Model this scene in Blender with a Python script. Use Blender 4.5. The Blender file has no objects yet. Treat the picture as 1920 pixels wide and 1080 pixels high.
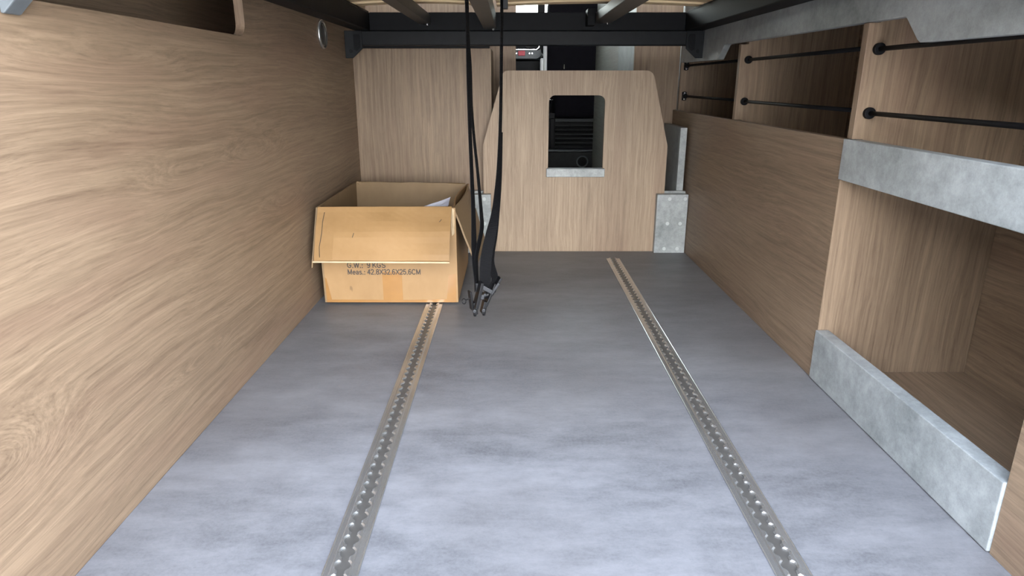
import bpy, bmesh, math, random
from mathutils import Vector, Matrix, noise
random.seed(7)
S = bpy.context.scene
COL = S.collection
PI = math.pi

# ------------------------------------------------------------------ camera, world, exposure
cd = bpy.data.cameras.new('camera'); cam = bpy.data.objects.new('camera', cd); COL.objects.link(cam)
cd.sensor_width = 36.0; cd.lens = 1235.0 / 1920.0 * 36.0; cd.clip_start = 0.02
cam.location = (0, 0, 0.6); cam.rotation_euler = (PI/2 - math.atan(385/1235.0), 0, 0)
S.camera = cam
W = bpy.data.worlds.new('sky'); S.world = W; W.use_nodes = True
bg = W.node_tree.nodes['Background']; bg.inputs[1].default_value = 1.0
_t = W.node_tree; _tc = _t.nodes.new('ShaderNodeTexCoord'); _sp = _t.nodes.new('ShaderNodeSeparateXYZ'); _mr = _t.nodes.new('ShaderNodeMapRange'); _mx = _t.nodes.new('ShaderNodeMix')
_mx.data_type = 'RGBA'; _t.links.new(_tc.outputs['Generated'], _sp.inputs[0]); _t.links.new(_sp.outputs[2], _mr.inputs[0]); _t.links.new(_mr.outputs[0], _mx.inputs[0])   # hazy day: bright horizon, bluer towards the zenith
_mx.inputs[6].default_value = (3.6, 3.6, 3.5, 1); _mx.inputs[7].default_value = (1.25, 1.62, 2.3, 1); _t.links.new(_mx.outputs[2], bg.inputs[0])
sd = bpy.data.lights.new('sun', 'SUN'); sd.energy = 7.0; sd.color = (1.0, 0.93, 0.82); sd.angle = 0.01
sun = bpy.data.objects.new('sun', sd); COL.objects.link(sun); sun.rotation_euler = Vector((0.75, -0.35, -1.0)).to_track_quat('-Z', 'Y').to_euler()
S.view_settings.view_transform = 'Standard'; S.view_settings.look = 'None'
S.view_settings.gamma = 1.0; S.view_settings.use_curve_mapping = False
S.view_settings.exposure = 2.82

# ------------------------------------------------------------------ materials
class NT:
    def __init__(s, name):
        s.m = bpy.data.materials.new(name); s.m.use_nodes = True; s.t = s.m.node_tree
        s.b = s.t.nodes['Principled BSDF']
    def n(s, typ, **kw):
        x = s.t.nodes.new(typ)
        for k, v in kw.items(): setattr(x, k, v)
        return x
    def put(s, sock, v):
        if isinstance(v, bpy.types.NodeSocket): s.t.links.new(v, sock)
        else: sock.default_value = v
    def mth(s, op, a, b=0.0, c=0.0):
        x = s.n('ShaderNodeMath', operation=op); s.put(x.inputs[0], a); s.put(x.inputs[1], b); s.put(x.inputs[2], c); return x.outputs[0]
    def comb(s, a, b, c):
        x = s.n('ShaderNodeCombineXYZ'); s.put(x.inputs[0], a); s.put(x.inputs[1], b); s.put(x.inputs[2], c); return x.outputs[0]
    def noise(s, vec, scale=1.0, detail=3.0, rough=0.5, dim='3D'):
        x = s.n('ShaderNodeTexNoise', noise_dimensions=dim)
        if dim == '1D': s.put(x.inputs['W'], vec)
        else: s.put(x.inputs['Vector'], vec)
        x.inputs['Scale'].default_value = scale; x.inputs['Detail'].default_value = detail; x.inputs['Roughness'].default_value = rough
        return x.outputs['Fac']
    def ramp(s, f, lo, hi, a=0.0, b=1.0):
        x = s.n('ShaderNodeMapRange'); s.put(x.inputs[0], f); s.put(x.inputs[1], lo); s.put(x.inputs[2], hi); s.put(x.inputs[3], a); s.put(x.inputs[4], b); return x.outputs[0]
    def mix(s, f, a, b, blend='MIX'):
        x = s.n('ShaderNodeMix', data_type='RGBA', blend_type=blend)
        s.put(x.inputs[0], f)
        for sock, v in ((x.inputs[6], a), (x.inputs[7], b)):
            s.put(sock, v if isinstance(v, bpy.types.NodeSocket) else (*v, 1))
        return x.outputs[2]
    def xyz(s):
        tc = s.n('ShaderNodeTexCoord'); sp = s.n('ShaderNodeSeparateXYZ'); s.t.links.new(tc.outputs['Object'], sp.inputs[0])
        return tc.outputs['Object'], sp.outputs
    def bump(s, h, strength, dist=0.001):
        x = s.n('ShaderNodeBump'); x.inputs['Strength'].default_value = strength; x.inputs['Distance'].default_value = dist
        s.put(x.inputs['Height'], h); s.t.links.new(x.outputs[0], s.b.inputs['Normal'])

def plain(name, col, rough=0.5, metal=0.0, spec=0.5, var=0.12, scale=40.0):
    k = NT(name); o, _ = k.xyz()
    f = k.ramp(k.noise(o, scale, 4), 0.3, 0.7)
    c = k.mix(f, tuple(x*(1-var) for x in col), tuple(min(1, x*(1+var)) for x in col))
    k.put(k.b.inputs['Base Color'], c); k.b.inputs['Roughness'].default_value = rough
    k.b.inputs['Metallic'].default_value = metal; k.b.inputs['Specular IOR Level'].default_value = spec
    return k.m

def wood(name, axis, light=(0.275, 0.197, 0.131), dark=(0.118, 0.079, 0.051), knots=(), rough=0.5, off=0.0, straight=1.0, lw=0.14):
    """oak decor: axis = grain direction (0 x, 1 y, 2 z)"""
    k = NT(name); o, s = k.xyz()
    u = s[axis]; a, b = [s[i] for i in range(3) if i != axis]
    if off: u = k.mth('ADD', u, off); a = k.mth('ADD', a, off*1.7); b = k.mth('ADD', b, off*0.6)
    warp = k.noise(k.comb(k.mth('MULTIPLY', u, 1.6), k.mth('MULTIPLY', a, 5.0), k.mth('MULTIPLY', b, 5.0)), 1.0, 2)
    warp2 = k.noise(k.comb(k.mth('MULTIPLY', u, 16.0), k.mth('MULTIPLY', a, 30.0), k.mth('MULTIPLY', b, 30.0)), 1.0, 2)
    w = k.mth('ADD', k.mth('MULTIPLY', k.mth('SUBTRACT', warp, 0.5), 0.10*straight), k.mth('MULTIPLY', k.mth('SUBTRACT', warp2, 0.5), 0.003))
    for (ku, kv, ru, rv, amp) in knots:      # (along, across = last axis, radii, lift)
        du = k.mth('DIVIDE', k.mth('SUBTRACT', u, ku), ru); dv = k.mth('DIVIDE', k.mth('SUBTRACT', b, kv), rv)
        g = k.mth('ADD', k.mth('MULTIPLY', du, du), k.mth('MULTIPLY', dv, dv))
        w = k.mth('ADD', w, k.mth('MULTIPLY', k.mth('POWER', 2.718, k.mth('MULTIPLY', g, -1.0)), amp))
    bb = k.mth('ADD', b, w); aa = k.mth('ADD', a, w)
    line = k.noise(k.mth('ADD', bb, k.mth('MULTIPLY', aa, 0.83)), 105.0, 3, 0.6, '1D')
    band = k.noise(k.comb(k.mth('MULTIPLY', u, 0.9), k.mth('MULTIPLY', aa, 9.0), k.mth('MULTIPLY', bb, 9.0)), 1.0, 3)
    fine = k.noise(k.comb(k.mth('MULTIPLY', u, 9.0), k.mth('MULTIPLY', aa, 330.0), k.mth('MULTIPLY', bb, 330.0)), 1.0, 4, 0.65)
    pore = k.noise(k.comb(k.mth('MULTIPLY', u, 34.0), k.mth('MULTIPLY', aa, 900.0), k.mth('MULTIPLY', bb, 900.0)), 1.0, 2)
    strk = k.noise(k.comb(k.mth('MULTIPLY', u, 3.0), k.mth('MULTIPLY', aa, 120.0), k.mth('MULTIPLY', bb, 120.0)), 1.0, 3, 0.6)
    f = k.mth('ADD', k.mth('MULTIPLY', k.ramp(line, 0.32, 0.68), lw), k.mth('MULTIPLY', k.ramp(band, 0.3, 0.7), 0.30))
    f = k.mth('ADD', f, k.mth('MULTIPLY', k.ramp(strk, 0.32, 0.68), 0.34))
    f = k.mth('ADD', f, k.mth('MULTIPLY', k.ramp(fine, 0.32, 0.68), 0.34))
    f = k.mth('SUBTRACT', f, k.mth('MULTIPLY', k.ramp(pore, 0.60, 0.75), 0.22))
    c = k.mix(k.ramp(f, 0.12, 0.95), dark, light)
    pk = k.noise(k.comb(k.mth('MULTIPLY', u, 2.0), k.mth('MULTIPLY', a, 11.0), k.mth('MULTIPLY', b, 11.0)), 1.0, 2)
    c = k.mix(k.ramp(pk, 0.5, 0.75, 0.0, 0.35), c, (0.187, 0.112, 0.079))
    k.put(k.b.inputs['Base Color'], c); k.b.inputs['Roughness'].default_value = rough; k.b.inputs['Specular IOR Level'].default_value = 0.3
    k.bump(k.mth('ADD', fine, k.mth('MULTIPLY', line, 0.6)), 0.35, 0.0012)
    return k.m

def concrete(name, light, dark, s1=4.0, rough=0.45, speck=0.25, off=0.0, bump=0.1):
    k = NT(name); o, s = k.xyz()
    v = k.comb(k.mth('ADD', s[0], off), k.mth('ADD', s[1], off*1.3), s[2])
    big = k.noise(v, s1, 6, 0.62); mid = k.noise(v, s1*5, 9, 0.8); fin = k.noise(v, 260, 3, 0.7)
    f = k.mth('ADD', k.mth('MULTIPLY', k.ramp(big, 0.34, 0.66), 0.5), k.mth('MULTIPLY', k.ramp(mid, 0.36, 0.64), 0.5))
    f = k.mth('SUBTRACT', f, k.mth('MULTIPLY', k.ramp(fin, 0.58, 0.78), speck))
    c = k.mix(f, dark, light)
    k.put(k.b.inputs['Base Color'], c)
    k.put(k.b.inputs['Roughness'], k.ramp(mid, 0.3, 0.7, rough-0.05, rough+0.08))
    k.bump(fin, bump, 0.0006)
    return k.m

def floor_mat():
    k = NT('vinyl_concrete'); o, s = k.xyz()
    v = k.comb(s[0], s[1], s[2]); vs = k.comb(k.mth('MULTIPLY', s[0], 0.42), s[1], s[2])
    big = k.noise(vs, 4.2, 7, 0.62); mid = k.noise(vs, 24, 10, 0.8); fin = k.noise(v, 190, 4, 0.75)
    spk = k.noise(v, 95, 6, 0.8); tone = k.noise(v, 2.2, 3)
    f = k.mth('ADD', k.mth('MULTIPLY', k.ramp(big, 0.36, 0.64), 0.5), k.mth('MULTIPLY', k.ramp(mid, 0.36, 0.64), 0.5))
    c = k.mix(f, (0.0667, 0.0667, 0.0726), (0.2038, 0.2023, 0.2119))
    c = k.mix(k.ramp(spk, 0.57, 0.70, 0.0, 0.55), c, (0.0482, 0.0482, 0.0541))
    c = k.mix(k.ramp(fin, 0.38, 0.66, 0.0, 0.34), c, (0.1911, 0.1911, 0.1979))
    c = k.mix(k.ramp(tone, 0.45, 0.7, 0.0, 0.35), c, (0.1275, 0.1178, 0.1149))
    k.put(k.b.inputs['Base Color'], c); k.put(k.b.inputs['Roughness'], k.ramp(mid, 0.3, 0.7, 0.40, 0.54)); k.b.inputs['Specular IOR Level'].default_value = 0.3
    k.bump(fin, 0.1, 0.0005)
    return k.m

KN = [(1.12, 0.450, 0.12, 0.024, 0.026), (1.44, 0.452, 0.19, 0.032, 0.034), (0.62, 0.20, 0.09, 0.045, 0.07), (1.62, 0.325, 0.14, 0.03, 0.03), (1.10, 0.125, 0.10, 0.015, 0.018), (0.95, 0.63, 0.2, 0.03, 0.02)]
M = dict(
    oak_left=wood('oak_long_grain', 1, knots=KN, straight=0.45, lw=0.2),
    oak_y=wood('oak_along_cabinet', 1, off=3.7, straight=0.5),
    oak_z=wood('oak_upright_grain', 2, straight=0.35, off=1.3),
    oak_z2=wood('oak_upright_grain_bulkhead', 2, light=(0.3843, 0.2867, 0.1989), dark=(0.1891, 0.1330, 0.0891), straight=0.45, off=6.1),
    slatwood=wood('pale_beech', 0, light=(0.86, 0.67, 0.42), dark=(0.76, 0.57, 0.34), straight=0.3),
    conc=concrete('grey_concrete_laminate', (0.3885, 0.4080, 0.4065), (0.1455, 0.1575, 0.1590), 7.0),
    conc2=concrete('grey_concrete_laminate_fascia', (0.3541, 0.3687, 0.3650), (0.1241, 0.1314, 0.1314), 5.0, off=2.2),
    greyoak=wood('grey_brushed_laminate', 1, light=(0.30, 0.30, 0.265), dark=(0.17, 0.17, 0.148), straight=0.3),
    floor=floor_mat(),
    black=plain('black_powder_coat', (0.006, 0.0065, 0.0075), 0.55, 0, 0.12),
    brack=plain('charcoal_powder_coat', (0.0085, 0.0095, 0.011), 0.5, 0, 0.16),
    strut=plain('brushed_dark_steel', (0.028, 0.0275, 0.026), 0.45, 0.1),
    rod=plain('satin_black_rod', (0.005, 0.005, 0.006), 0.55, 0, 0.1),
    alu=plain('bare_aluminium', (0.55, 0.55, 0.54), 0.25, 0.88, var=0.06, scale=18),
    alud=plain('oxidised_aluminium_channel', (0.10, 0.094, 0.086), 0.35, 0.4),
    brackn=plain('grey_powder_coat', (0.085, 0.098, 0.108), 0.5, 0, 0.5),
    steel=plain('zinc_steel', (0.7, 0.7, 0.7), 0.25, 1.0),
    bsteel=plain('dull_buckle_steel', (0.032, 0.033, 0.036), 0.35, 0.6),
    dmetal=plain('blackened_steel', (0.007, 0.007, 0.008), 0.4, 0.1, 0.25),
    web=None, card=None,
    tape=plain('brown_parcel_tape', (0.288, 0.148, 0.050), 0.22, var=0.06, scale=25),
    cardin=None,
    cut=plain('torn_kraft_edge', (0.50, 0.38, 0.24), 0.8),
    ink=plain('black_ink', (0.03, 0.026, 0.024), 0.7),
    paper=plain('white_paper', (0.72, 0.74, 0.85), 0.6, var=0.03),
    white=plain('white_plastic', (0.75, 0.76, 0.76), 0.35, var=0.04),
    capg=plain('pale_grey_cap', (0.43, 0.45, 0.45), 0.4, var=0.03),
    cabblk=plain('black_cab_plastic', (0.006, 0.006, 0.0075), 0.5, 0, 0.15),
    cabfab=plain('black_seat_fabric', (0.006, 0.0055, 0.008), 0.9, 0, 0.1),
    cabgry=plain('charcoal_cab_plastic', (0.026, 0.028, 0.029), 0.5, 0, 0.25),
    dashg=plain('grey_dash_plastic', (0.10, 0.115, 0.125), 0.42),
    chrome=plain('silver_trim', (0.75, 0.76, 0.77), 0.18, 1.0),
    red=plain('red_switch', (0.75, 0.05, 0.09), 0.4),
    shell=plain('pale_van_lining', (0.45, 0.44, 0.42), 0.8),
    asphalt=plain('outdoor_asphalt', (0.30, 0.295, 0.285), 0.9),
    shade_wall=plain('dark_shade_wall', (0.20, 0.19, 0.18), 0.9),
    added_mattress=plain('added_mattress_cover', (0.12, 0.12, 0.125), 0.9),
)
def webbing():
    k = NT('black_webbing'); o, s = k.xyz()
    w = k.n('ShaderNodeTexWave', wave_type='BANDS', bands_direction='Z'); w.inputs['Scale'].default_value = 110; w.inputs['Distortion'].default_value = 1.0
    k.t.links.new(o, w.inputs['Vector'])
    k.put(k.b.inputs['Base Color'], k.mix(w.outputs['Fac'], (0.003, 0.003, 0.0035), (0.010, 0.010, 0.011)))
    k.b.inputs['Roughness'].default_value = 0.75; k.b.inputs['Specular IOR Level'].default_value = 0.04; k.bump(w.outputs['Fac'], 0.5, 0.0008); return k.m
M['web'] = webbing()
def cardboard(name, c0, c1):
    k = NT(name); o, s = k.xyz()
    big = k.noise(o, 9, 5, 0.6); fib = k.noise(k.comb(k.mth('MULTIPLY', s[0], 60), k.mth('MULTIPLY', s[1], 60), k.mth('MULTIPLY', s[2], 25)), 1.0, 4)
    sc = k.noise(k.comb(k.mth('MULTIPLY', s[0], 55), k.mth('MULTIPLY', s[1], 20), k.mth('MULTIPLY', s[2], 14)), 1.0, 2)
    c = k.mix(k.ramp(k.mth('ADD', k.mth('MULTIPLY', big, 0.7), k.mth('MULTIPLY', fib, 0.3)), 0.3, 0.7), c0, c1)
    c = k.mix(k.ramp(sc, 0.78, 0.82, 0.0, 0.6), c, (0.12, 0.07, 0.03))
    k.put(k.b.inputs['Base Color'], c); k.b.inputs['Roughness'].default_value = 0.6
    k.bump(fib, 0.12, 0.001); return k.m
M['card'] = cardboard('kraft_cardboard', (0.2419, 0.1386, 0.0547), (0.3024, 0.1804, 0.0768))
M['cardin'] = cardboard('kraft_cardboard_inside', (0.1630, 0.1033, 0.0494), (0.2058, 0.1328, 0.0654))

# ------------------------------------------------------------------ builders
def box(bm, x0, x1, y0, y1, z0, z1):
    v = [bm.verts.new((x, y, z)) for x in (x0, x1) for y in (y0, y1) for z in (z0, z1)]
    for f in ((0,1,3,2), (4,6,7,5), (0,4,5,1), (2,3,7,6), (0,2,6,4), (1,5,7,3)): bm.faces.new([v[i] for i in f])
    return v
def prism(bm, pts, axis, a, b):
    """extrude 2-D polygon along axis (0: pts=(y,z), 1: (x,z), 2: (x,y)) between a and b"""
    def P(p, t): return (t, p[0], p[1]) if axis == 0 else ((p[0], t, p[1]) if axis == 1 else (p[0], p[1], t))
    A = [bm.verts.new(P(p, a)) for p in pts]; B = [bm.verts.new(P(p, b)) for p in pts]; n = len(pts)
    bm.faces.new(A); bm.faces.new(B[::-1])
    for i in range(n): bm.faces.new((A[i], B[i], B[(i+1) % n], A[(i+1) % n]))
def cyl(bm, p, q, r, n=16, r2=None):
    p, q = Vector(p), Vector(q); d = q - p
    m = Matrix.Translation((p+q)/2) @ d.to_track_quat('Z', 'Y').to_matrix().to_4x4()
    bmesh.ops.create_cone(bm, cap_ends=True, segments=n, radius1=r, radius2=r if r2 is None else r2, depth=d.length, matrix=m)
def torus(bm, c, ax, R, r, n=28, k=10, flat=1.0):
    q = Vector(ax).to_track_quat('Z', 'Y'); c = Vector(c); rows = []
    for i in range(n):
        a = 2*PI*i/n
        rows.append([bm.verts.new(c + q @ Vector(((R + r*math.cos(2*PI*j/k))*math.cos(a), (R + r*math.cos(2*PI*j/k))*math.sin(a), r*flat*math.sin(2*PI*j/k)))) for j in range(k)])
    for i in range(n):
        for j in range(k): bm.faces.new((rows[i][j], rows[(i+1) % n][j], rows[(i+1) % n][(j+1) % k], rows[i][(j+1) % k]))
def arc(cx, cy, r, a0, a1, n=6):
    return [(cx + r*math.cos(math.radians(a0+(a1-a0)*i/n)), cy + r*math.sin(math.radians(a0+(a1-a0)*i/n))) for i in range(n+1)]
def obj(name, bm, mat, parent=None, bevel=0.0, smooth=False, seg=2):
    bmesh.ops.recalc_face_normals(bm, faces=bm.faces)
    me = bpy.data.meshes.new(name); bm.to_mesh(me); bm.free(); me.materials.append(M[mat] if isinstance(mat, str) else mat)
    o = bpy.data.objects.new(name, me); COL.objects.link(o)
    if smooth: me.polygons.foreach_set('use_smooth', [True]*len(me.polygons))
    if parent is not None:
        o.parent = parent
        base = parent
        t = Vector((0, 0, 0))
        while base is not None: t += base.location; base = base.parent
        o.location = -t
    if bevel:
        b = o.modifiers.new('bevel', 'BEVEL'); b.width = bevel; b.segments = seg; b.limit_method = 'ANGLE'; b.angle_limit = math.radians(35)
    return o
def tag(o, label, cat=None, group=None, kind=None):
    o['label'] = label
    if cat: o['category'] = cat
    if group: o['group'] = group
    if kind: o['kind'] = kind
    return o
def thing(name, loc, label, cat, group=None):
    e = bpy.data.objects.new(name, None); COL.objects.link(e); e.location = loc; e.empty_display_size = 0.05
    return tag(e, label, cat, group)
def bx(name, d, mat, parent=None, bevel=0.0008):
    bm = bmesh.new(); box(bm, *d); return obj(name, bm, mat, parent, bevel)

XL, XR = -0.556, 0.637

# ------------------------------------------------------------------ setting
o = bx('ground', (-30, 30, -30, 30, -0.62, -0.57), 'asphalt', None, 0); tag(o, 'grey asphalt ground outside the open rear doors', 'ground', kind='structure')
o = bx('wall_shade_added', (-2.9, -2.7, -12, -0.2, -0.57, 1.75), 'shade_wall', None, 0); tag(o, 'unseen dark wall added left of the van to shade the shelf bays', 'wall', kind='structure')  # added wall out of view, blocks light from the left
o = bx('floor', (-0.96, 0.99, 0.42, 4.7, -0.05, 0.0), 'floor', None, 0); tag(o, 'grey mottled concrete-look vinyl floor of the van', 'floor', kind='structure')

# left wall panel: long-grain oak with an opening whose lower corner is rounded
bm = bmesh.new()
zt, zo, ye, r = 1.02, 0.692, 1.472, 0.03
pts = [(0.42, 0.0), (2.70, 0.0), (2.70, zt), (ye, zt)] + arc(ye-r, zo+r, r, 0, -90, 8) + [(0.80, zo), (0.80, zt), (0.42, zt)]
prism(bm, pts, 0, XL-0.018, XL)
wl = obj('wall_left', bm, 'oak_left', None, 0.0012); tag(wl, 'long oak-grain wall panel behind the cardboard box, with a vent hole', 'wall', kind='structure')
bm = bmesh.new(); _o = [(ye, zt)] + arc(ye-r, zo+r, r, 0, -90, 8); _i = [(ye-0.0012, zt)] + arc(ye-r, zo+r, r-0.0012, 0, -90, 8)
prism(bm, _o + _i[::-1], 0, XL-0.0185, XL+0.0003); obj('edge_band', bm, 'oak_z', wl)
bx('recess_back', (-0.90, -0.882, 0.76, 2.66, 0.60, 1.02), 'oak_y', wl); bx('recess_base', (-0.882, XL-0.018, 0.76, 2.66, 0.60, 0.618), 'oak_y', wl)
bx('recess_end', (-0.882, XL-0.018, 0.76, 0.778, 0.618, 1.02), 'oak_z', wl)
bx('recess_top', (-0.90, XL, 0.76, 2.66, 1.0205, 1.035), 'oak_y', wl)
bx('recess_end', (-0.882, XL-0.018, 2.642, 2.66, 0.618, 1.02), 'oak_z', wl)
# outer shell
for nm, d, lab in (('wall_shell_driver', (-0.98, -0.96, 0.42, 4.7, -0.05, 1.75), 'plain van side lining behind the left oak panel'),
                   ('wall_shell_kerb', (0.99, 1.01, 0.42, 4.7, -0.05, 1.75), 'plain van side lining behind the shelf cabinet')):
    tag(bx(nm, d, 'shell', None, 0), lab, 'wall', kind='structure')
tag(bx('ceiling', (-0.98, 1.01, 0.30, 4.75, 1.75, 1.80), 'shell', None, 0), 'pale van roof lining above the raised bed', 'ceiling', kind='structure')
# unseen rear barn doors, added outside the frame to cut side light
dr = bx('door_added_1', (-1.03, -0.985, -0.50, 0.40, -0.12, 1.75), 'dashg', None, 0.01); tag(dr, 'unseen rear barn door added beside the left oak panel to cut side light', 'door', kind='structure')
bx('door_pocket', (-0.9845, -0.94, -0.40, 0.28, 0.0, 0.22), 'cabgry', dr, 0.01); bx('handle', (-0.9845, -0.955, -0.35, -0.32, 0.55, 0.75), 'cabblk', dr, 0.006)
bm = bmesh.new(); box(bm, 0.0, 0.045, -0.90, 0.0, -0.12, 1.75); bmesh.ops.transform(bm, matrix=Matrix.Translation((1.0, 0.40, 0)) @ Matrix.Rotation(math.radians(8), 4, 'Z'), verts=bm.verts)
dr = obj('door_added_2', bm, 'dashg', None, 0.01); tag(dr, 'unseen rear barn door added beside the shelf cabinet to cut side light', 'door', kind='structure')  # second added door, unseen, also limits light from the side
bm = bmesh.new(); box(bm, -0.04, -0.0005, -0.80, -0.12, 0.0, 0.22); bmesh.ops.transform(bm, matrix=Matrix.Translation((1.0, 0.40, 0)) @ Matrix.Rotation(math.radians(8), 4, 'Z'), verts=bm.verts)
obj('door_pocket', bm, 'cabgry', dr, 0.01)
# far partition with the pass-through to the cab
bm = bmesh.new(); box(bm, -0.96, 0.015, 2.70, 2.718, 0, 1.75); box(bm, 0.474, 0.651, 2.70, 2.718, 0, 1.75)
tag(obj('wall_back', bm, 'oak_z', None, 0.001), 'upright-grain oak partition on both sides of the cab opening', 'wall', kind='structure')
# cab front with windscreen opening
bm = bmesh.new()
box(bm, -0.96, 0.99, 4.68, 4.72, -0.05, 0.90); box(bm, -0.96, 0.99, 4.68, 4.72, 1.62, 1.75); box(bm, -0.96, -0.82, 4.68, 4.72, 0.90, 1.62); box(bm, 0.17, 0.215, 4.66, 4.70, 0.90, 1.62); box(bm, 0.86, 0.99, 4.68, 4.72, 0.90, 1.62)
tag(obj('wall_cab', bm, 'cabblk', None, 0), 'black cab front around the windscreen', 'wall', kind='structure')
k = NT('windscreen_glass'); g = k.n('ShaderNodeBsdfGlass'); g.inputs['Roughness'].default_value = 0.0; g.inputs['IOR'].default_value = 1.05
tr = k.n('ShaderNodeBsdfTransparent'); tr.inputs[0].default_value = (0.62, 0.65, 0.64, 1); gl = k.n('ShaderNodeBsdfGlossy'); gl.inputs['Roughness'].default_value = 0.02
ms = k.n('ShaderNodeMixShader'); ms.inputs[0].default_value = 0.06
k.t.links.new(tr.outputs[0], ms.inputs[1]); k.t.links.new(gl.outputs[0], ms.inputs[2]); k.t.links.new(ms.outputs[0], k.t.nodes['Material Output'].inputs[0])
M['glass'] = k.m
tag(bx('window_1', (-0.82, 0.86, 4.695, 4.70, 0.90, 1.62), 'glass', None, 0), 'bright windscreen glimpsed between bed slats and black beam', 'window', kind='structure')

# ------------------------------------------------------------------ tall cupboard filling the far left corner
t = thing('cupboard', (-0.31, 2.568, 0), 'plain oak cupboard front with upright grain behind the cardboard box', 'cupboard')
bx('front_panel', (XL, -0.073, 2.436, 2.454, 0.0, 0.714), 'oak_z', t)
bx('side_panel', (-0.091, -0.073, 2.4545, 2.699, 0.0, 0.714), 'oak_z', t)
bx('top_edge_strip', (XL+0.03, -0.078, 2.432, 2.452, 0.7145, 0.722), 'black', t)

# ------------------------------------------------------------------ bulkhead panel with cut-out and ledge
t = thing('bulkhead_panel', (0.225, 2.394, 0), 'freestanding oak panel with sloping shoulders and a rounded window cut-out', 'panel')
out = [(-0.103, 0.0), (0.553, 0.0), (0.553, 0.385)] + arc(0.463, 0.610, 0.030, 14, 90, 6) + arc(-0.013, 0.618, 0.022, 90, 166, 6) + [(-0.103, 0.388)]
hole = [(0.129, 0.306), (0.325, 0.306)] + arc(0.303, 0.536, 0.022, 0, 90, 6) + arc(0.151, 0.536, 0.022, 90, 180, 6)
bm = bmesh.new()
def loop(pts, y):
    vs = [bm.verts.new((p[0], y, p[1])) for p in pts]; es = [bm.edges.new((vs[i], vs[(i+1) % len(vs)])) for i in range(len(vs))]; return vs, es
y0, y1 = 2.386, 2.404
rings = []
for y in (y0, y1):
    vo, eo = loop(out, y); vh, eh = loop(hole, y); bmesh.ops.triangle_fill(bm, use_beauty=True, edges=eo+eh); rings.append((vo, vh))
for q in (0, 1):
    A, B = rings[0][q], rings[1][q]
    for i in range(len(A)): bm.faces.new((A[i], A[(i+1) % len(A)], B[(i+1) % len(A)], B[i]))
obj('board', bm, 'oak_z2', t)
bx('ledge', (0.123, 0.331, 2.370, 2.404, 0.277, 0.3065), 'conc', t, 0.0015)['label'] = 'grey concrete-look ledge under the cut-out'

def block(x0, x1, label, caps, ybk):
    t = thing('floor_bracket_block', ((x0+x1)/2, 2.36, 0), label, 'bracket', 'grey blocks holding the bulkhead panel')
    bx('face_plate', (x0, x1, 2.360, 2.3855, 0.0, 0.216), 'conc', t, 0.001)
    bx('rear_block', (x0+0.012 if x0 > 0 else x0, x1 if x0 > 0 else x1-0.03, 2.4045, ybk, 0.0, 0.222), 'conc', t, 0.001)
    for (cx, cz) in caps:
        bm = bmesh.new(); cyl(bm, (cx, 2.3605, cz), (cx, 2.3585, cz), 0.0065, 14); obj('screw_cap', bm, 'capg', t)
block(0.523, 0.635, 'grey concrete-look block with round screw caps beside the oak cabinet', [(0.568, 0.200), (0.624, 0.200), (0.566, 0.110), (0.612, 0.110), (0.560, 0.016), (0.608, 0.016)], 2.418)
block(-0.19, -0.076, 'grey concrete-look block behind the hanging straps', [(-0.17, 0.2), (-0.10, 0.2), (-0.17, 0.11), (-0.10, 0.11)], 2.430)
t = thing('upright_divider', (0.6, 2.55, 0), 'narrow upright board with pale grey edge behind the screw-capped block', 'board')
bx('board', (0.606, 0.628, 2.44, 2.699, 0.0, 0.446), 'conc2', t); bx('edge_band', (0.604, 0.628, 2.42, 2.4395, 0.0, 0.446), 'conc', t)

# ------------------------------------------------------------------ shelf cabinet along the right side
C = thing('shelf_cabinet', (0.80, 1.58, 0), 'oak and grey storage cabinet with open shelf bays and floor cubby', 'cabinet')
bx('front_panel', (XR, 0.655, 1.2855, 2.699, 0.0, 0.497), 'oak_y', C)
bx('edge_band', (XR, 0.655, 1.2842, 1.2854, 0.1085, 0.4205), 'oak_z', C, 0)
bx('near_front_panel', (XR, 0.655, 0.42, 0.7345, 0.0, 0.4205), 'oak_y', C)
bx('upper_trim', (XR-0.004, 0.657, 0.42, 1.285, 0.421, 0.498), 'conc', C, 0.0015)['label'] = 'grey concrete-look trim above the cubby'
bx('lower_trim', (XR-0.004, 0.660, 0.735, 1.285, 0.002, 0.108), 'conc', C, 0.0015)['label'] = 'grey concrete-look kickboard of the cubby'
bx('cubby_side', (0.6555, 0.963, 1.286, 1.304, 0.0, 0.422), 'oak_z', C)
bx('cubby_floor', (0.6605, 0.963, 0.42, 1.2855, 0.0, 0.012), 'oak_y', C)
bx('cabinet_back', (0.9635, 0.980, 0.42, 2.7, 0.0, 0.80), 'oak_y', C)
bx('shelf', (0.6575, 0.963, 0.42, 2.699, 0.4225, 0.4395), 'oak_y', C)
bx('cabinet_top', (0.6575, 0.963, 0.42, 2.699, 0.8005, 0.818), 'oak_y', C)
bx('cabinet_end', (0.656, 0.9635, 0.40, 0.4195, 0.0, 0.90), 'oak_z', C)
bx('cabinet_end', (0.653, 0.963, 2.681, 2.699, 0.440, 0.80), 'oak_z', C)
for ya in (1.264, 1.951):
    bm = bmesh.new(); prism(bm, [(0.6585, 0.440), (0.6585, 0.4985), (0.6385, 0.4985), (0.6385, 0.7025), (0.6585, 0.7025), (0.6585, 0.80), (0.963, 0.80), (0.963, 0.440)], 1, ya, ya+0.019)
    obj('divider', bm, 'oak_z', C, 0.0008)
bm = bmesh.new()
prism(bm, [(0.42, 0.655), (1.097, 0.660)] + [(1.105, 0.664), (1.142, 0.697), (1.150, 0.7025)] + [(1.6, 0.7055), (2.096, 0.709), (2.106, 0.706), (2.160, 0.669), (2.165, 0.668), (2.62, 0.672), (2.62, 0.90), (0.42, 0.90)], 0, XR, 0.657)
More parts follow.
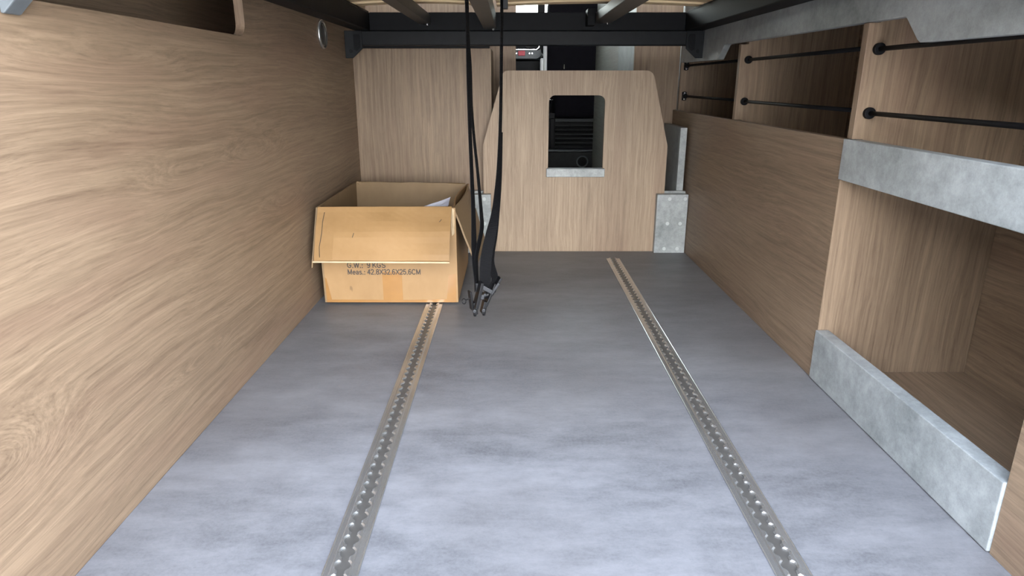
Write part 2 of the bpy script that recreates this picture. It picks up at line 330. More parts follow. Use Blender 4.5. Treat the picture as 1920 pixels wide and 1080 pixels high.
obj('fascia', bm, 'conc2', C, 0.0012)['label'] = 'grey concrete-look fascia with a shaped lower edge'
def rod(ya, yb, x, z, far_plate):
    bm = bmesh.new(); cyl(bm, (x, ya, z), (x, yb, z), 0.0042, 12)
    r_ = obj('retaining_rod', bm, 'rod', C, 0, True)
    bm = bmesh.new()
    if far_plate:
        prism(bm, arc(x, z, 0.017, 60, 120, 4) + arc(x, z, 0.017, 240, 300, 4), 1, yb-0.004, yb); cyl(bm, (x, yb-0.024, z), (x, yb-0.003, z), 0.009, 14)
        obj('end_flange', bm, 'rod', r_)
        for dz in (-0.011, 0.011):
            bm = bmesh.new(); cyl(bm, (x, yb-0.0045, z+dz), (x, yb-0.0065, z+dz), 0.0035, 10); obj('screw', bm, 'steel', r_)
    else:
        cyl(bm, (x, yb-0.009, z), (x, yb, z), 0.0105, 20); obj('end_flange', bm, 'rod', r_, 0.001)
    bm = bmesh.new(); cyl(bm, (x, ya, z), (x, ya+0.009, z), 0.0105, 20); obj('end_flange', bm, 'rod', r_, 0.001)
for z in (0.658, 0.546):
    rod(0.425, 1.264, 0.661, z, False); rod(1.283, 1.951, 0.661, z+0.003, False); rod(1.970, 2.681, 0.672, z+0.004, True)

# ------------------------------------------------------------------ lashing rails in the floor
def rail(name, xc, ya, yb, label):
    t = thing(name, (xc, (ya+yb)/2, 0), label, 'rail', 'perforated lashing rails on the floor')
    P = 0.0254; NS = 14; n = int((yb-ya)/P)
    bm = bmesh.new()
    hh = 0.0052
    for sgn in (-1, 1):
        rows = []
        for i in range(n*NS+1):
            y = ya + i*P/NS; d = ((i % NS)/NS - 0.5)*P
            w = max(0.0046, math.sqrt(max(0.0, 0.0098**2 - d*d)))
            prof = [(0.0234, 0.0), (0.0234, 0.0034), (0.0224, 0.0038), (0.0212, 0.0032), (0.0150, 0.0032), (0.0128, hh), (min(w+0.0026, 0.0126), hh), (w, hh-0.0022), (w, 0.0008)]
            rows.append([bm.verts.new((xc + sgn*x, y, z)) for x, z in prof])
        for a, b in zip(rows, rows[1:]):
            for j in range(len(a)-1): bm.faces.new((a[j], a[j+1], b[j+1], b[j]))
        bm.faces.new(rows[0]); bm.faces.new(rows[-1])
    obj('extrusion', bm, 'alu', t)
    bx('channel', (xc-0.0150, xc+0.0150, ya, ya+n*P, 0.0002, 0.0012), 'alud', t, 0)
    bm = bmesh.new()
    for i in range(n):
        y = ya + (i+0.0)*P
        if i % 24 == 5:
            bm2 = bmesh.new(); cyl(bm2, (xc, y+P/2, 0.001), (xc, y+P/2, 0.0032), 0.0062, 12); obj('screw', bm2, 'alud', t, 0.0006)
    bm.free()
rail('lashing_rail', -0.219, 0.44, 2.2842, 'aluminium lashing rail partly under the cardboard box')
rail('lashing_rail', 0.3585, 0.44, 2.2842, 'aluminium lashing rail in open floor towards the shelf cabinet')

# ------------------------------------------------------------------ raised bed: steel frame, slats, added slab above
B = thing('bed_frame', (0.05, 1.5, 0.764), 'black steel lift-bed frame with wooden slats, carried on the crossbeams', 'bed')
bx('side_rail', (-0.522, -0.472, 0.66, 2.385, 0.7645, 0.822), 'black', B, 0.003)
bx('side_rail', (0.575, 0.634, 0.66, 2.385, 0.7645, 0.822), 'black', B, 0.003)
bx('end_rail', (-0.4715, 0.5745, 2.335, 2.385, 0.7645, 0.821), 'black', B, 0.003)
bx('end_rail', (-0.4715, 0.5745, 0.66, 0.70, 0.7645, 0.821), 'black', B, 0.003)
bx('cross_bar', (-0.4715, 0.5745, 1.385, 1.415, 0.815, 0.833), 'black', B, 0.002)
for x0, x1, z0, z1 in ((-0.305, -0.268, 0.783, 0.814), (-0.093, -0.052, 0.768, 0.814), (0.268, 0.325, 0.786, 0.814)):
    s_ = bx('strut', (x0, x1, 0.7005, 2.3345, z0, z1), 'strut', B, 0.002)
    bm = bmesh.new(); xx = (x1-0.010 if x0 < 0.1 else x1-0.012); cyl(bm, (xx, 2.315, z0-0.004), (xx, 2.315, z0), 0.005, 10); obj('bolt', bm, 'steel', s_)
bx('hinge_block', (0.242, 0.2675, 2.27, 2.334, 0.776, 0.826), 'black', B, 0.002)
for i in range(14):
    y = 0.76 + 0.1105*i
    for xa, xb in ((-0.505, -0.060), (-0.048, 0.600)):
        bm = bmesh.new(); n = 12; top = []; bot = []
        for j in range(n+1):
            x = xa + (xb-xa)*j/n; zz = 0.829 + 0.009*(1-((2.0*j/n)-1)**2)
            top.append([bm.verts.new((x, yy, zz+0.0105)) for yy in (y, y+0.058)]); bot.append([bm.verts.new((x, yy, zz)) for yy in (y, y+0.058)])
        for j in range(n):
            for r0 in (top, bot): bm.faces.new((r0[j][0], r0[j+1][0], r0[j+1][1], r0[j][1]))
            for q in (0, 1): bm.faces.new((top[j][q], top[j+1][q], bot[j+1][q], bot[j][q]))
        for j in (0, n): bm.faces.new((top[j][0], top[j][1], bot[j][1], bot[j][0]))
        obj('slat', bm, 'slatwood', B, 0.0015)
bx('slat_holder', (-0.512, -0.480, 0.70, 2.38, 0.8225, 0.829), 'black', B, 0.002); bx('slat_holder', (0.583, 0.612, 0.70, 2.38, 0.8225, 0.829), 'black', B, 0.002)
bm = bmesh.new(); box(bm, -0.52, 0.63, 0.68, 2.05, 0.8490, 0.95)
tag(obj('added_mattress', bm, 'added_mattress', None, 0.02), 'unseen grey slab added on the bed slats to keep the space below dark', 'added_mattress')  # added above the slats, unseen, blocks light from overhead

def beam(label, ya, far):
    t = thing('crossbeam', (0.04, ya+0.02, 0.718), label, 'beam', 'crossbeams carrying the bed')
    bx('tube', (-0.553 if far else -0.498, 0.634 if far else 0.575, ya, ya+0.05, 0.7185, 0.764), 'brack', t, 0.003)
    for sg in (-1, 1):
        w = -0.5545 if sg < 0 else 0.6355
        f = lambda dx, z: (w - sg*dx, z)
        pts = [f(0, 0.764), f(0, 0.678), f(0.024, 0.678), f(0.058, 0.708), f(0.058, 0.764)]
        if not far: pts = [f(0.0, 0.764), f(0, 0.672), f(0.004, 0.672), f(0.058, 0.722), f(0.058, 0.764)]
        bm = bmesh.new(); prism(bm, pts, 1, ya-0.007, ya-0.0005 if far else ya+0.02)
        br = obj('bracket', bm, 'brack' if far else 'brackn', t, 0.0015)
        bm = bmesh.new(); prism(bm, [f(0.030, 0.752), f(0.030, 0.705), f(0.040, 0.700), f(0.052, 0.711), f(0.052, 0.747), f(0.048, 0.752)], 1, ya-0.0095, ya-0.007); obj('tab', bm, 'black', br, 0.0008)
        for (dx, z) in ((0.042, 0.738), (0.041, 0.717)):
            bm = bmesh.new(); cyl(bm, w_ if False else (w - sg*dx, ya-0.0095, z), (w - sg*dx, ya-0.0115, z), 0.0033, 8); obj('screw', bm, 'black', br)
        bm = bmesh.new(); cyl(bm, (w - sg*0.020, ya-0.0075, 0.700), (w - sg*0.020, ya-0.010, 0.700), 0.0065, 14); obj('bolt_head', bm, 'black', br)
beam('black steel crossbeam with cut-corner end brackets in front of the oak cupboard', 2.332, True)
beam('black steel crossbeam near the open rear, bracketed over the oak wall', 0.777, False)

# ------------------------------------------------------------------ round vent in the left wall
t = thing('vent_ring', (XL, 2.055, 0.735), 'round silver vent ring in the oak wall by the crossbeam', 'vent')
bm = bmesh.new(); torus(bm, (XL+0.003, 2.055, 0.735), (1, 0, 0), 0.037, 0.0045, 36, 8); obj('ring', bm, 'alu', t, 0, True)
bm = bmesh.new(); torus(bm, (XL+0.004, 2.055, 0.735), (1, 0, 0), 0.029, 0.003, 36, 8); obj('inner_ring', bm, 'alud', t, 0, True)
bm = bmesh.new(); cyl(bm, (XL+0.0002, 2.055, 0.735), (XL+0.0025, 2.055, 0.735), 0.034, 32); obj('dish', bm, 'alud', t)
for a in (20, 80, 150, 200, 260, 320):
    c_, s_ = math.cos(math.radians(a)), math.sin(math.radians(a))
    bm = bmesh.new(); cyl(bm, (XL+0.004, 2.055+0.029*c_, 0.735+0.029*s_), (XL+0.004, 2.055+0.037*c_, 0.735+0.037*s_), 0.0016, 6); obj('clip', bm, 'chrome', t)

# ------------------------------------------------------------------ cardboard box
def sheet(name, c00, c10, c11, c01, th, mat, parent, amp=0.0, nx=10, ny=8, seed=0.0, curl=None, edge=0.0):
    bm = bmesh.new(); c00, c10, c11, c01 = map(Vector, (c00, c10, c11, c01))
    nrm = (c10-c00).cross(c01-c00).normalized(); L = []
    for s_ in (0, 1):
        g = []
        for j in range(ny+1):
            row = []
            for i in range(nx+1):
                u, v = i/nx, j/ny
                p = (c00*(1-u)+c10*u)*(1-v) + (c01*(1-u)+c11*u)*v
                d = amp*noise.noise(Vector((u*3+seed, v*3, seed))) if amp else 0.0
                if curl: d += curl(u, v)
                if edge and v == 1: p = p + (c01-c00).normalized()*edge*noise.noise(Vector((u*11+seed, 3.3, 1)))
                row.append(bm.verts.new(p + nrm*(d + (th if s_ else 0))))
            g.append(row)
        L.append(g)
    for g in L:
        for j in range(ny):
            for i in range(nx): bm.faces.new((g[j][i], g[j][i+1], g[j+1][i+1], g[j+1][i]))
    a, b = L
    for i in range(nx):
        for j in (0, ny): bm.faces.new((a[j][i], a[j][i+1], b[j][i+1], b[j][i]))
    for j in range(ny):
        for i in (0, nx): bm.faces.new((a[j][i], a[j+1][i], b[j+1][i], b[j][i]))
    return obj(name, bm, mat, parent)
bz0, bz1 = 0.006, 0.276
bxl, bxr, by0, by1 = -0.524, -0.157, 1.77, 2.215
T = thing('cardboard_box', (-0.34, 1.99, bz0), 'open brown cardboard box with folded-out flaps and printed weight and size', 'box')
th = 0.005
front = sheet('front_wall', (bxl, by0, bz0), (bxr, by0, bz0), (bxr-0.002, by0, bz1), (bxl-0.002, by0, bz1), -th, 'card', T, 0.0)
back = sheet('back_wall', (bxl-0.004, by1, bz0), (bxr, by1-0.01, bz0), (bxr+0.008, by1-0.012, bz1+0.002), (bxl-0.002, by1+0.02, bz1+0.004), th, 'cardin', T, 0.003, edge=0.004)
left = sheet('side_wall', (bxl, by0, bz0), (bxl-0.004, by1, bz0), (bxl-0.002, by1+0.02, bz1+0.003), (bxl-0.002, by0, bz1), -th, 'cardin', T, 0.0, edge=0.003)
def bulge(u, v): return 0.014*math.sin(PI*u)*v*v
right = sheet('side_wall', (bxr, by0, bz0), (bxr, by1-0.01, bz0), (bxr+0.008, by1-0.012, bz1+0.002), (bxr-0.002, by0, bz1), th, 'card', T, 0.0, curl=lambda u, v: -bulge(u, v))
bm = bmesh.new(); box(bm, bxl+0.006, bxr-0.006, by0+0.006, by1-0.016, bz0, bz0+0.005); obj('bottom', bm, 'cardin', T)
fl = sheet('front_flap', (bxl-0.001, by0-0.003, bz1), (bxr-0.006, by0-0.003, bz1+0.001), (bxr-0.006, 1.662, 0.1535), (bxl+0.004, 1.664, 0.155), -0.0045, 'card', T, 0.004, 14, 10, 2.0, curl=lambda u, v: -0.010*math.sin(PI*v)*(0.4+0.6*u) + (0.012*((0.14-u)/0.14)*v if u < 0.14 else 0.0))
# hinge crease
bm = bmesh.new(); cyl(bm, (bxl, by0-0.002, bz1), (bxr-0.006, by0-0.002, bz1+0.001), 0.0035, 8); obj('crease', bm, 'card', fl, 0, True)
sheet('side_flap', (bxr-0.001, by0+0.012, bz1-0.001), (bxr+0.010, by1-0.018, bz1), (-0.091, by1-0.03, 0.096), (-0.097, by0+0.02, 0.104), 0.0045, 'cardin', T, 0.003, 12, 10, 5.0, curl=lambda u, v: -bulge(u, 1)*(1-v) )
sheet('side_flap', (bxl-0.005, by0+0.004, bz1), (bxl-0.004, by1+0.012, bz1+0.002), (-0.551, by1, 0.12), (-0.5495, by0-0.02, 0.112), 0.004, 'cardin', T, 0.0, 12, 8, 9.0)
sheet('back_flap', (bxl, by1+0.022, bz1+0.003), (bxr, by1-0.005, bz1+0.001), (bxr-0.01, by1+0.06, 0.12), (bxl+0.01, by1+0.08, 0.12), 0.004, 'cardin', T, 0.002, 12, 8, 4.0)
bm = bmesh.new(); cyl(bm, (bxl+0.004, 1.6605, 0.1535), (bxr-0.006, 1.6585, 0.152), 0.0024, 6); obj('cut_edge', bm, 'cut', fl)
for pts_ in ([(0.055, 0.10), (0.048, 0.3), (0.05, 0.5), (0.038, 0.75), (0.045, 0.93)], [(0.29, 0.52), (0.282, 0.6)], [(0.93, 0.26), (0.915, 0.31)]):
    bm = bmesh.new(); me_ = fl.data
    for (u0, v0), (u1, v1) in zip(pts_, pts_[1:]):
        def at(u, v):
            i0, j0 = min(13, int(u*14)), min(9, int(v*10)); a_, b_ = u*14-i0, v*10-j0
            g_ = lambda i, j: me_.vertices[15*11 + j*15 + i].co
            return (g_(i0, j0)*(1-a_)+g_(i0+1, j0)*a_)*(1-b_) + (g_(i0, j0+1)*(1-a_)+g_(i0+1, j0+1)*a_)*b_ + Vector((0, -0.0006, 0.0004))
        cyl(bm, at(u0, v0), at(u1, v1), 0.0008, 5)
    obj('scuff', bm, 'ink', fl)
# frayed corner edges of liner paper at the front right and the back left
sheet('torn_edge', (bxr-0.010, by0-0.006, bz1+0.002), (bxr+0.001, by0-0.008, bz1-0.004), (bxr-0.001, by0-0.003, 0.205), (bxr-0.008, by0-0.004, 0.198), 0.002, 'cut', T, 0.004, 4, 8, 7.0)
sheet('torn_edge', (bxl+0.0, by1+0.012, bz1+0.006), (bxl+0.030, by1+0.012, bz1+0.004), (bxl+0.030, by1+0.014, bz1-0.01), (bxl, by1+0.016, bz1-0.01), 0.002, 'cardin', T, 0.004, 6, 3, 3.0, edge=0.004)
def flat(name, d, mat, par): return bx(name, d, mat, par, 0)
flat('tape', (-0.363, -0.308, by0-0.0006, by0-0.0001, bz0, 0.095), 'tape', front)
bm = bmesh.new(); prism(bm, [(bxl, bz0), (bxl+0.016, bz0), (bxl+0.004, 0.075), (bxl, 0.08)], 1, by0-0.0006, by0-0.0001); obj('tape', bm, 'tape', front)
bm = bmesh.new(); prism(bm, [(bxr-0.028, bz0), (bxr, bz0), (bxr, 0.09), (bxr-0.02, 0.085)], 1, by0-0.0006, by0-0.0001); obj('tape', bm, 'tape', front)
bm = bmesh.new(); prism(bm, [(bxl, bz0), (bxr, bz0), (bxr, bz0+0.010), (bxr-0.12, bz0+0.007), (bxl, bz0+0.008)], 1, by0-0.0008, by0-0.0002); obj('tape', bm, 'tape', front)
def _a(cx, cy, rx, ry, a0, a1, n=10): return [(cx+rx*math.cos(math.radians(a0+(a1-a0)*i/n)), cy+ry*math.sin(math.radians(a0+(a1-a0)*i/n))) for i in range(n+1)]
GLY = {   # glyph: (advance, strokes) in units of cap height
 'G': (0.92, [_a(0.42, 0.5, 0.36, 0.45, 42, 318, 14) + [(0.72, 0.46), (0.44, 0.46)]]),
 'W': (1.12, [[(0.03, 0.95), (0.27, 0.05), (0.51, 0.92), (0.75, 0.05), (0.99, 0.95)]]),
 'K': (0.86, [[(0.1, 0.95), (0.1, 0.05)], [(0.68, 0.95), (0.1, 0.36)], [(0.28, 0.54), (0.72, 0.05)]]),
 'S': (0.84, [_a(0.38, 0.72, 0.27, 0.23, 30, 265, 9) + _a(0.38, 0.27, 0.31, 0.22, 88, -155, 10)]),
 'M': (1.0, [[(0.1, 0.05), (0.1, 0.95), (0.45, 0.1), (0.8, 0.95), (0.8, 0.05)]]),
 'X': (0.82, [[(0.06, 0.95), (0.70, 0.05)], [(0.70, 0.95), (0.06, 0.05)]]),
 'C': (0.90, [_a(0.43, 0.5, 0.36, 0.45, 42, 318, 14)]),
 'e': (0.68, [[(0.07, 0.36), (0.54, 0.36)] + _a(0.30, 0.35, 0.24, 0.30, 5, 315, 12)]),
 'a': (0.68, [_a(0.28, 0.48, 0.20, 0.17, 160, 0, 7) + [(0.48, 0.05)], _a(0.27, 0.20, 0.20, 0.15, 35, 325, 10), [(0.44, 0.30), (0.48, 0.42)]]),
 's': (0.60, [_a(0.27, 0.50, 0.18, 0.15, 30, 265, 8) + _a(0.27, 0.20, 0.20, 0.15, 88, -155, 9)]),
 '.': (0.36, [[(0.14, 0.0), (0.14, 0.11)]]), ':': (0.36, [[(0.14, 0.0), (0.14, 0.11)], [(0.14, 0.5), (0.14, 0.61)]]), ' ': (0.34, []),
 '2': (0.70, [_a(0.31, 0.69, 0.24, 0.26, 165, -35, 9) + [(0.07, 0.05), (0.57, 0.05)]]),
 '3': (0.70, [_a(0.30, 0.73, 0.22, 0.22, 160, -85, 9) + _a(0.30, 0.28, 0.25, 0.23, 85, -160, 10)]),
 '4': (0.70, [[(0.44, 0.05), (0.44, 0.95), (0.05, 0.30), (0.60, 0.30)]]),
 '5': (0.70, [[(0.52, 0.95), (0.16, 0.95), (0.10, 0.50)] + _a(0.31, 0.34, 0.25, 0.29, 120, -155, 11)]),
 '6': (0.70, [_a(0.34, 0.60, 0.26, 0.35, 50, 180, 7) + _a(0.31, 0.31, 0.24, 0.26, 180, 540, 16)]),
 '8': (0.70, [_a(0.31, 0.74, 0.21, 0.21, -90, 270, 14), _a(0.31, 0.29, 0.25, 0.24, 90, 450, 16)]),
 '9': (0.70, [_a(0.29, 0.40, 0.26, 0.35, 230, 360, 7) + _a(0.31, 0.69, 0.24, 0.26, 0, 360, 16)]),
}
def text(body, x0, x1, zb, h, sw=0.15):
    adv = sum(GLY[c][0] for c in body); sx = (x1-x0)/adv; bm = bmesh.new(); cx = x0; k_ = 0
    for ch in body:
        for st in GLY[ch][1]:
            for (ax, ay), (bx_, by_) in zip(st, st[1:]):
                p = Vector((cx+ax*sx, zb+ay*h)); q = Vector((cx+bx_*sx, zb+by_*h)); d = q-p
                if d.length < 1e-7: continue
                d.normalize(); e = d*sw*h*0.35; nn = Vector((-d.y, d.x))*sw*h*0.5; yy = by0-0.0009-0.0000004*(k_ % 50); k_ += 1
                bm.faces.new([bm.verts.new((v.x, yy, v.y)) for v in (p-e-nn, q+e-nn, q+e+nn, p-e+nn)])
        cx += GLY[ch][0]*sx
    obj('printed_text', bm, 'ink', front)
text('G.W.:  9 KGS', -0.459, -0.351, 0.1075, 0.0155)
text('Meas.: 42.8X32.6X25.6CM', -0.459, -0.254, 0.0880, 0.0152)
# loose paper in the box
t = tag(sheet('paper_sheet', (-0.30, 1.86, 0.215), (-0.20, 1.99, 0.235), (-0.185, 1.99, 0.268), (-0.29, 1.86, 0.25), 0.0008, 'paper', None, 0.004, 6, 6, 1.5), 'white sheet of paper sticking up inside the cardboard box', 'paper')

# ------------------------------------------------------------------ hanging lashing straps
def ribbon(name, pts, w, parent, y=1.4, th=0.0016, mat='web'):
    """pts: (x, z, turn in degrees, dy); smooth interpolation"""
    P = []
    n = len(pts)
    for i in range(n-1):
        p0, p1, p2, p3 = pts[max(i-1, 0)], pts[i], pts[i+1], pts[min(i+2, n-1)]
        for s_ in range(6):
            t_ = s_/6.0
            P.append([0.5*((2*b)+(-a+c)*t_+(2*a-5*b+4*c-d)*t_*t_+(-a+3*b-3*c+d)*t_**3) for a, b, c, d in zip(p0, p1, p2, p3)])
    P.append(list(pts[-1]))
    bm = bmesh.new(); rows = []
    for i, (x, z, a, dy) in enumerate(P):
        q = P[min(i+1, len(P)-1)]; p = P[max(i-1, 0)]
        tg = Vector((q[0]-p[0], q[3]-p[3], q[1]-p[1])).normalized()
        wd = Vector((math.cos(math.radians(a)), math.sin(math.radians(a)), 0)); wd = (wd - tg*wd.dot(tg)).normalized()
        nn = tg.cross(wd).normalized(); c = Vector((x, y+dy, z))
        rows.append([bm.verts.new(c + wd*w/2*sx + nn*th/2*sn) for sx, sn in ((-1, -1), (1, -1), (1, 1), (-1, 1))])
    for a, b in zip(rows, rows[1:]):
        for j in range(4): bm.faces.new((a[j], a[(j+1) % 4], b[(j+1) % 4], b[j]))
    bm.faces.new(rows[0]); bm.faces.new(rows[-1])
    return obj(name, bm, mat, parent)
def hang(x, a, w, parent):
    # loop of webbing over the bed cross bar
    bm = bmesh.new()
    for (d) in ((x-w/2, x+w/2, 1.3815, 1.3845, 0.80, 0.8365), (x-w/2, x+w/2, 1.4155, 1.4185, 0.80, 0.8365), (x-w/2, x+w/2, 1.3815, 1.4185, 0.8333, 0.8365)): box(bm, *d)
    obj('loop', bm, 'web', parent)
G1 = thing('lashing_strap', (-0.085, 1.4, 0.11), 'two narrow black strap strands hanging edge-on next to the cardboard box', 'strap', 'black lashing straps hanging from the bed frame')
ribbon('strand', [(-0.090, 0.815, 79, -0.02), (-0.089, 0.755, 79, 0), (-0.0885, 0.70, 79, 0), (-0.088, 0.553, 79, 0), (-0.085, 0.412, 77, 0), (-0.083, 0.332, 73, 0), (-0.083, 0.267, 67, 0), (-0.082, 0.225, 68, 0), (-0.080, 0.188, 75, 0), (-0.078, 0.160, 75, 0)], 0.023, G1)
ribbon('strand', [(-0.089, 0.815, 82, 0.02), (-0.0885, 0.700, 82, 0.02), (-0.085, 0.631, 82, 0.02), (-0.084, 0.553, 82, 0.02), (-0.080, 0.489, 81, 0.02), (-0.073, 0.412, 80, 0.018), (-0.067, 0.332, 76, 0.015), (-0.066, 0.297, 70, 0.012), (-0.073, 0.262, 67, 0.01), (-0.079, 0.225, 74, 0.008), (-0.077, 0.165, 80, 0.006)], 0.021, G1)
hang(-0.090, 0, 0.024, G1)
G2 = thing('lashing_strap', (-0.05, 1.4, 0.11), 'wide ribbed black strap ending in a ratchet buckle with track hooks', 'strap', 'black lashing straps hanging from the bed frame')
ribbon('webbing', [(-0.020, 0.815, 80, 0), (-0.020, 0.755, 80, 0), (-0.021, 0.676, 80, 0), (-0.023, 0.553, 79, 0), (-0.026, 0.467, 77, 0), (-0.030, 0.400, 71, 0), (-0.037, 0.332, 56, 0), (-0.046, 0.285, 28, 0), (-0.055, 0.243, 18, 0), (-0.058, 0.213, 16, 0), (-0.059, 0.188, 16, 0), (-0.060, 0.165, 16, 0)], 0.0255, G2)
ribbon('webbing', [(-0.0225, 0.50, 78, 0.016), (-0.025, 0.412, 76, 0.016), (-0.029, 0.355, 72, 0.016), (-0.036, 0.285, 68, 0.016), (-0.044, 0.237, 64, 0.014), (-0.045, 0.213, 60, 0.012), (-0.038, 0.180, 50, 0.01), (-0.046, 0.155, 30, 0.004)], 0.022, G2)
hang(-0.020, 0, 0.026, G2)
bx('slider', (-0.018, -0.008, 1.388, 1.410, 0.738, 0.782), 'dmetal', G2, 0.001)
def obox(name, c, half, rot, mat, parent, bevel=0.001):
    bm = bmesh.new(); box(bm, -half[0], half[0], -half[1], half[1], -half[2], half[2])
    R = Matrix.Rotation(math.radians(rot[0]), 4, 'Z') @ Matrix.Rotation(math.radians(rot[1]), 4, 'Y') @ Matrix.Rotation(math.radians(rot[2]), 4, 'X')
    bmesh.ops.transform(bm, matrix=Matrix.Translation(c) @ R, verts=bm.verts); return obj(name, bm, mat, parent, bevel)
# ratchet: two side plates, handle with a cross grip, spindle, pawl
fr = obox('ratchet_plate', (-0.0745, 1.386, 0.152), (0.0035, 0.012, 0.030), (20, 14, 0), 'dmetal', G2)
obox('ratchet_plate', (-0.050, 1.400, 0.150), (0.0025, 0.012, 0.027), (20, 24, 0), 'dmetal', G2)
obox('ratchet_plate', (-0.036, 1.403, 0.168), (0.0025, 0.010, 0.022), (14, 30, 0), 'dmetal', G2)
obox('handle_grip', (-0.055, 1.383, 0.166), (0.013, 0.004, 0.0045), (8, 32, 0), 'bsteel', G2)
obox('handle', (-0.038, 1.392, 0.164), (0.003, 0.003, 0.016), (0, 34, 0), 'bsteel', G2)
bm = bmesh.new(); cyl(bm, (-0.078, 1.395, 0.143), (-0.046, 1.405, 0.150), 0.0075, 16); obj('spindle', bm, 'dmetal', G2)
bm = bmesh.new(); cyl(bm, (-0.066, 1.380, 0.148), (-0.066, 1.392, 0.148), 0.0055, 12); cyl(bm, (-0.060, 1.380, 0.153), (-0.060, 1.392, 0.153), 0.0035, 10); obj('pawl', bm, 'bsteel', G2, 0.0008)
# track fittings
for x, z, tilt in ((-0.083, 0.120, -4), (-0.063, 0.122, 14)):
    h_ = obox('track_hook', (x, 1.392, z), (0.0045, 0.009, 0.014), (18, tilt, 0), 'dmetal', G2, 0.0015)
    bm = bmesh.new(); cyl(bm, (x, 1.378, z-0.004), (x, 1.386, z-0.004), 0.0042, 12); obj('stud', bm, 'bsteel', h_, 0.0008)
    bm = bmesh.new(); cyl(bm, (x, 1.392, z-0.020), (x, 1.392, z-0.012), 0.003, 10, 0.0045); obj('stud', bm, 'dmetal', h_)
obox('hook_plate', (-0.092, 1.396, 0.136), (0.0022, 0.009, 0.022), (24, -6, 0), 'dmetal', G2)
bm = bmesh.new(); torus(bm, (-0.107, 1.392, 0.135), (0.75, -0.65, 0.25), 0.0058, 0.0011, 20, 6); cyl(bm, (-0.102, 1.393, 0.138), (-0.092, 1.394, 0.142), 0.0013, 6)
obj('release_ring', bm, 'dmetal', G2, 0, True)
obox('link', (-0.076, 1.396, 0.166), (0.008, 0.0025, 0.010), (10, 0, 0), 'dmetal', G1)

# ------------------------------------------------------------------ what shows of the cab through the openings
t = thing('return_panel', (0.486, 3.3, 0), 'grey side panel beyond the partition, seen through the bulkhead cut-out', 'panel')
bx('concrete_panel', (0.474, 0.492, 2.7185, 3.112, 0.0, 1.5), 'conc2', t); bx('brushed_panel', (0.474, 0.492, 3.113, 3.95, 0.0, 1.5), 'greyoak', t)
t = thing('cab_seat', (0.34, 4.05, 0), 'black fabric cab seat back seen over the bulkhead panel', 'seat')
bm = bmesh.new(); box(bm, 0.203, 0.56, 4.0, 4.14, 0.575, 1.04); obj('backrest', bm, 'cabfab', t, 0.025, True, 3)
bm = bmesh.new(); box(bm, 0.25, 0.54, 4.02, 4.26, 0.40, 0.575); obj('cushion', bm, 'cabfab', t, 0.02, True, 3)
bm = bmesh.new(); box(bm, 0.184, 0.203, 4.02, 4.12, 0.64, 0.83); obj('side_cover', bm, 'white', t, 0.008, True, 3)
bm = bmesh.new(); box(bm, 0.165, 0.184, 4.03, 4.09, 0.60, 0.735); obj('recline_lever', bm, 'white', t, 0.007, True, 3)
bm = bmesh.new(); cyl(bm, (0.30, 3.995, 0.675), (0.30, 3.995, 0.70), 0.004, 8); obj('buckle_tongue', bm, 'chrome', t)
t = thing('seat_base', (0.34, 4.0, 0), 'black louvred seat base seen through the bulkhead cut-out', 'seat base')
bx('body', (0.20, 0.56, 4.015, 4.27, 0.2205, 0.398), 'cabblk', t, 0.006)
bx('frame', (0.225, 0.252, 3.99, 4.0145, 0.225, 0.398), 'cabblk', t, 0.004)
bx('top_lip', (0.252, 0.50, 3.985, 4.0145, 0.378, 0.398), 'cabgry', t, 0.004)
for z in (0.352, 0.327, 0.302, 0.277, 0.252):
    obox('louvre', (0.377, 3.998, z), (0.122, 0.014, 0.0035), (0, 0, -32), 'cabgry', t, 0.001)
bm = bmesh.new(); prism(bm, [(0.18, 0.0), (0.56, 0.0), (0.56, 0.208), (0.34, 0.211), (0.18, 0.203)], 1, 3.97, 4.27)
obj('plinth', bm, 'cabgry', t, 0.004)
bm = bmesh.new(); prism(bm, [(0.14, 3.955), (0.56, 3.955), (0.56, 4.27), (0.14, 4.27)], 2, 0.2115, 0.220); obj('plinth_top', bm, 'dashg', t, 0.002)
bm = bmesh.new(); torus(bm, (0.418, 3.968, 0.152), (0, 1, 0), 0.031, 0.005, 32, 8); obj('outlet_ring', bm, 'dashg', t, 0, True)
bm = bmesh.new(); cyl(bm, (0.418, 3.965, 0.152), (0.418, 3.9695, 0.152), 0.028, 28); obj('outlet_disc', bm, 'cabblk', t)
t = thing('gear_lever', (0.222, 4.2, 0.40), 'black lever with chrome ring glimpsed in the top corner of the cut-out', 'lever')
bm = bmesh.new(); cyl(bm, (0.20, 3.97, 0.42), (0.215, 3.97, 0.515), 0.016, 12); obj('gaiter', bm, 'cabblk', t)
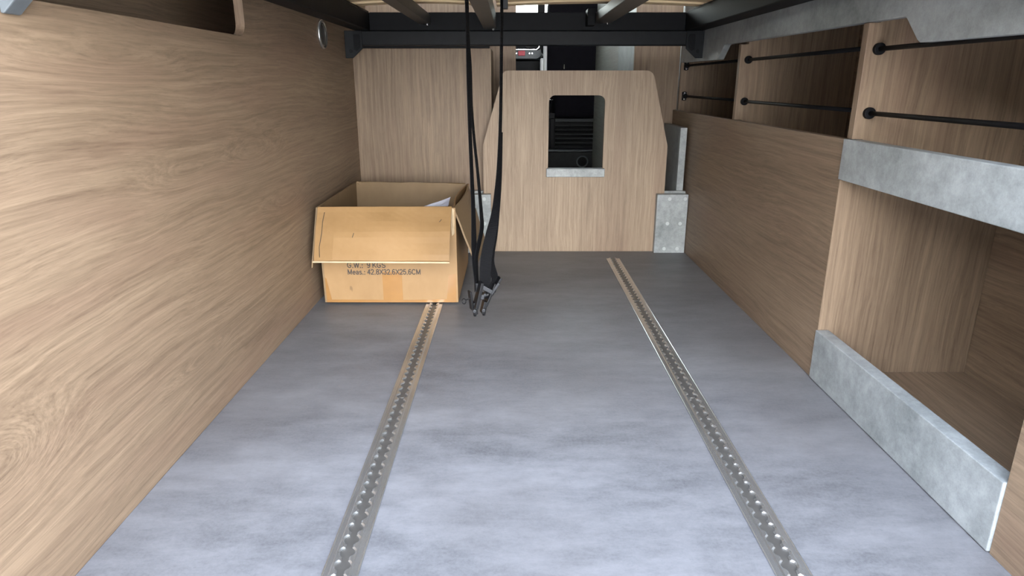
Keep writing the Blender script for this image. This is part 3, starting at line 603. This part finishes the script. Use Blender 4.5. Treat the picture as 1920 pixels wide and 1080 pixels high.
bm = bmesh.new(); torus(bm, (0.222, 3.965, 0.512), (0.2, -0.4, 1), 0.017, 0.0035, 20, 8); obj('ring', bm, 'chrome', t, 0, True)
bm = bmesh.new(); cyl(bm, (0.217, 3.97, 0.515), (0.225, 3.97, 0.56), 0.013, 12); obj('knob', bm, 'cabblk', t)
bm = bmesh.new(); box(bm, 0.18, 0.25, 3.99, 4.0, 0.399, 0.43); obj('foot', bm, 'cabblk', t)
t = thing('dashboard', (0.1, 4.45, 0), 'dark cab dashboard with a red hazard switch above the bulkhead panel', 'dashboard')
bx('lower_body', (-0.80, 0.80, 4.36, 4.66, 0.0, 0.738), 'cabblk', t, 0.01)
bm = bmesh.new(); prism(bm, [(-0.5, 0.739), (0.157, 0.739), (0.185, 0.76), (0.178, 0.80), (0.165, 0.795), (0.155, 0.792), (-0.5, 0.792)], 1, 4.30, 4.36); obj('switch_panel', bm, 'dashg', t, 0.004)
bm = bmesh.new(); prism(bm, [(-0.5, 0.793), (0.150, 0.793), (0.160, 0.800), (0.163, 0.88), (-0.5, 0.88)], 1, 4.32, 4.60); obj('radio', bm, 'cabblk', t, 0.004)
bm = bmesh.new(); prism(bm, [(-0.5, 0.7925), (0.152, 0.7925), (0.168, 0.806), (0.170, 0.86), (0.166, 0.86), (0.164, 0.808), (0.150, 0.7965), (-0.5, 0.7965)], 1, 4.292, 4.31); obj('trim_strip', bm, 'chrome', t)
bx('hazard_switch', (0.038, 0.080, 4.288, 4.30, 0.758, 0.787), 'red', t, 0.003)
for x in (0.027, 0.108, 0.124):
    bm = bmesh.new(); cyl(bm, (x, 4.292, 0.772), (x, 4.301, 0.772), 0.0045, 10); obj('indicator', bm, 'chrome', t)
bm = bmesh.new(); cyl(bm, (0.098, 4.30, 0.822), (0.098, 4.32, 0.822), 0.017, 20); obj('dial', bm, 'cabgry', t)
bx('upper_body', (0.19, 0.80, 4.36, 4.66, 0.7385, 0.90), 'cabblk', t, 0.01)
for x in (0.178, 0.206):
    bm = bmesh.new(); cyl(bm, (x, 4.33, 0.765), (x, 4.345, 0.765), 0.013, 14); obj('vent_knob', bm, 'white', t, 0.003)
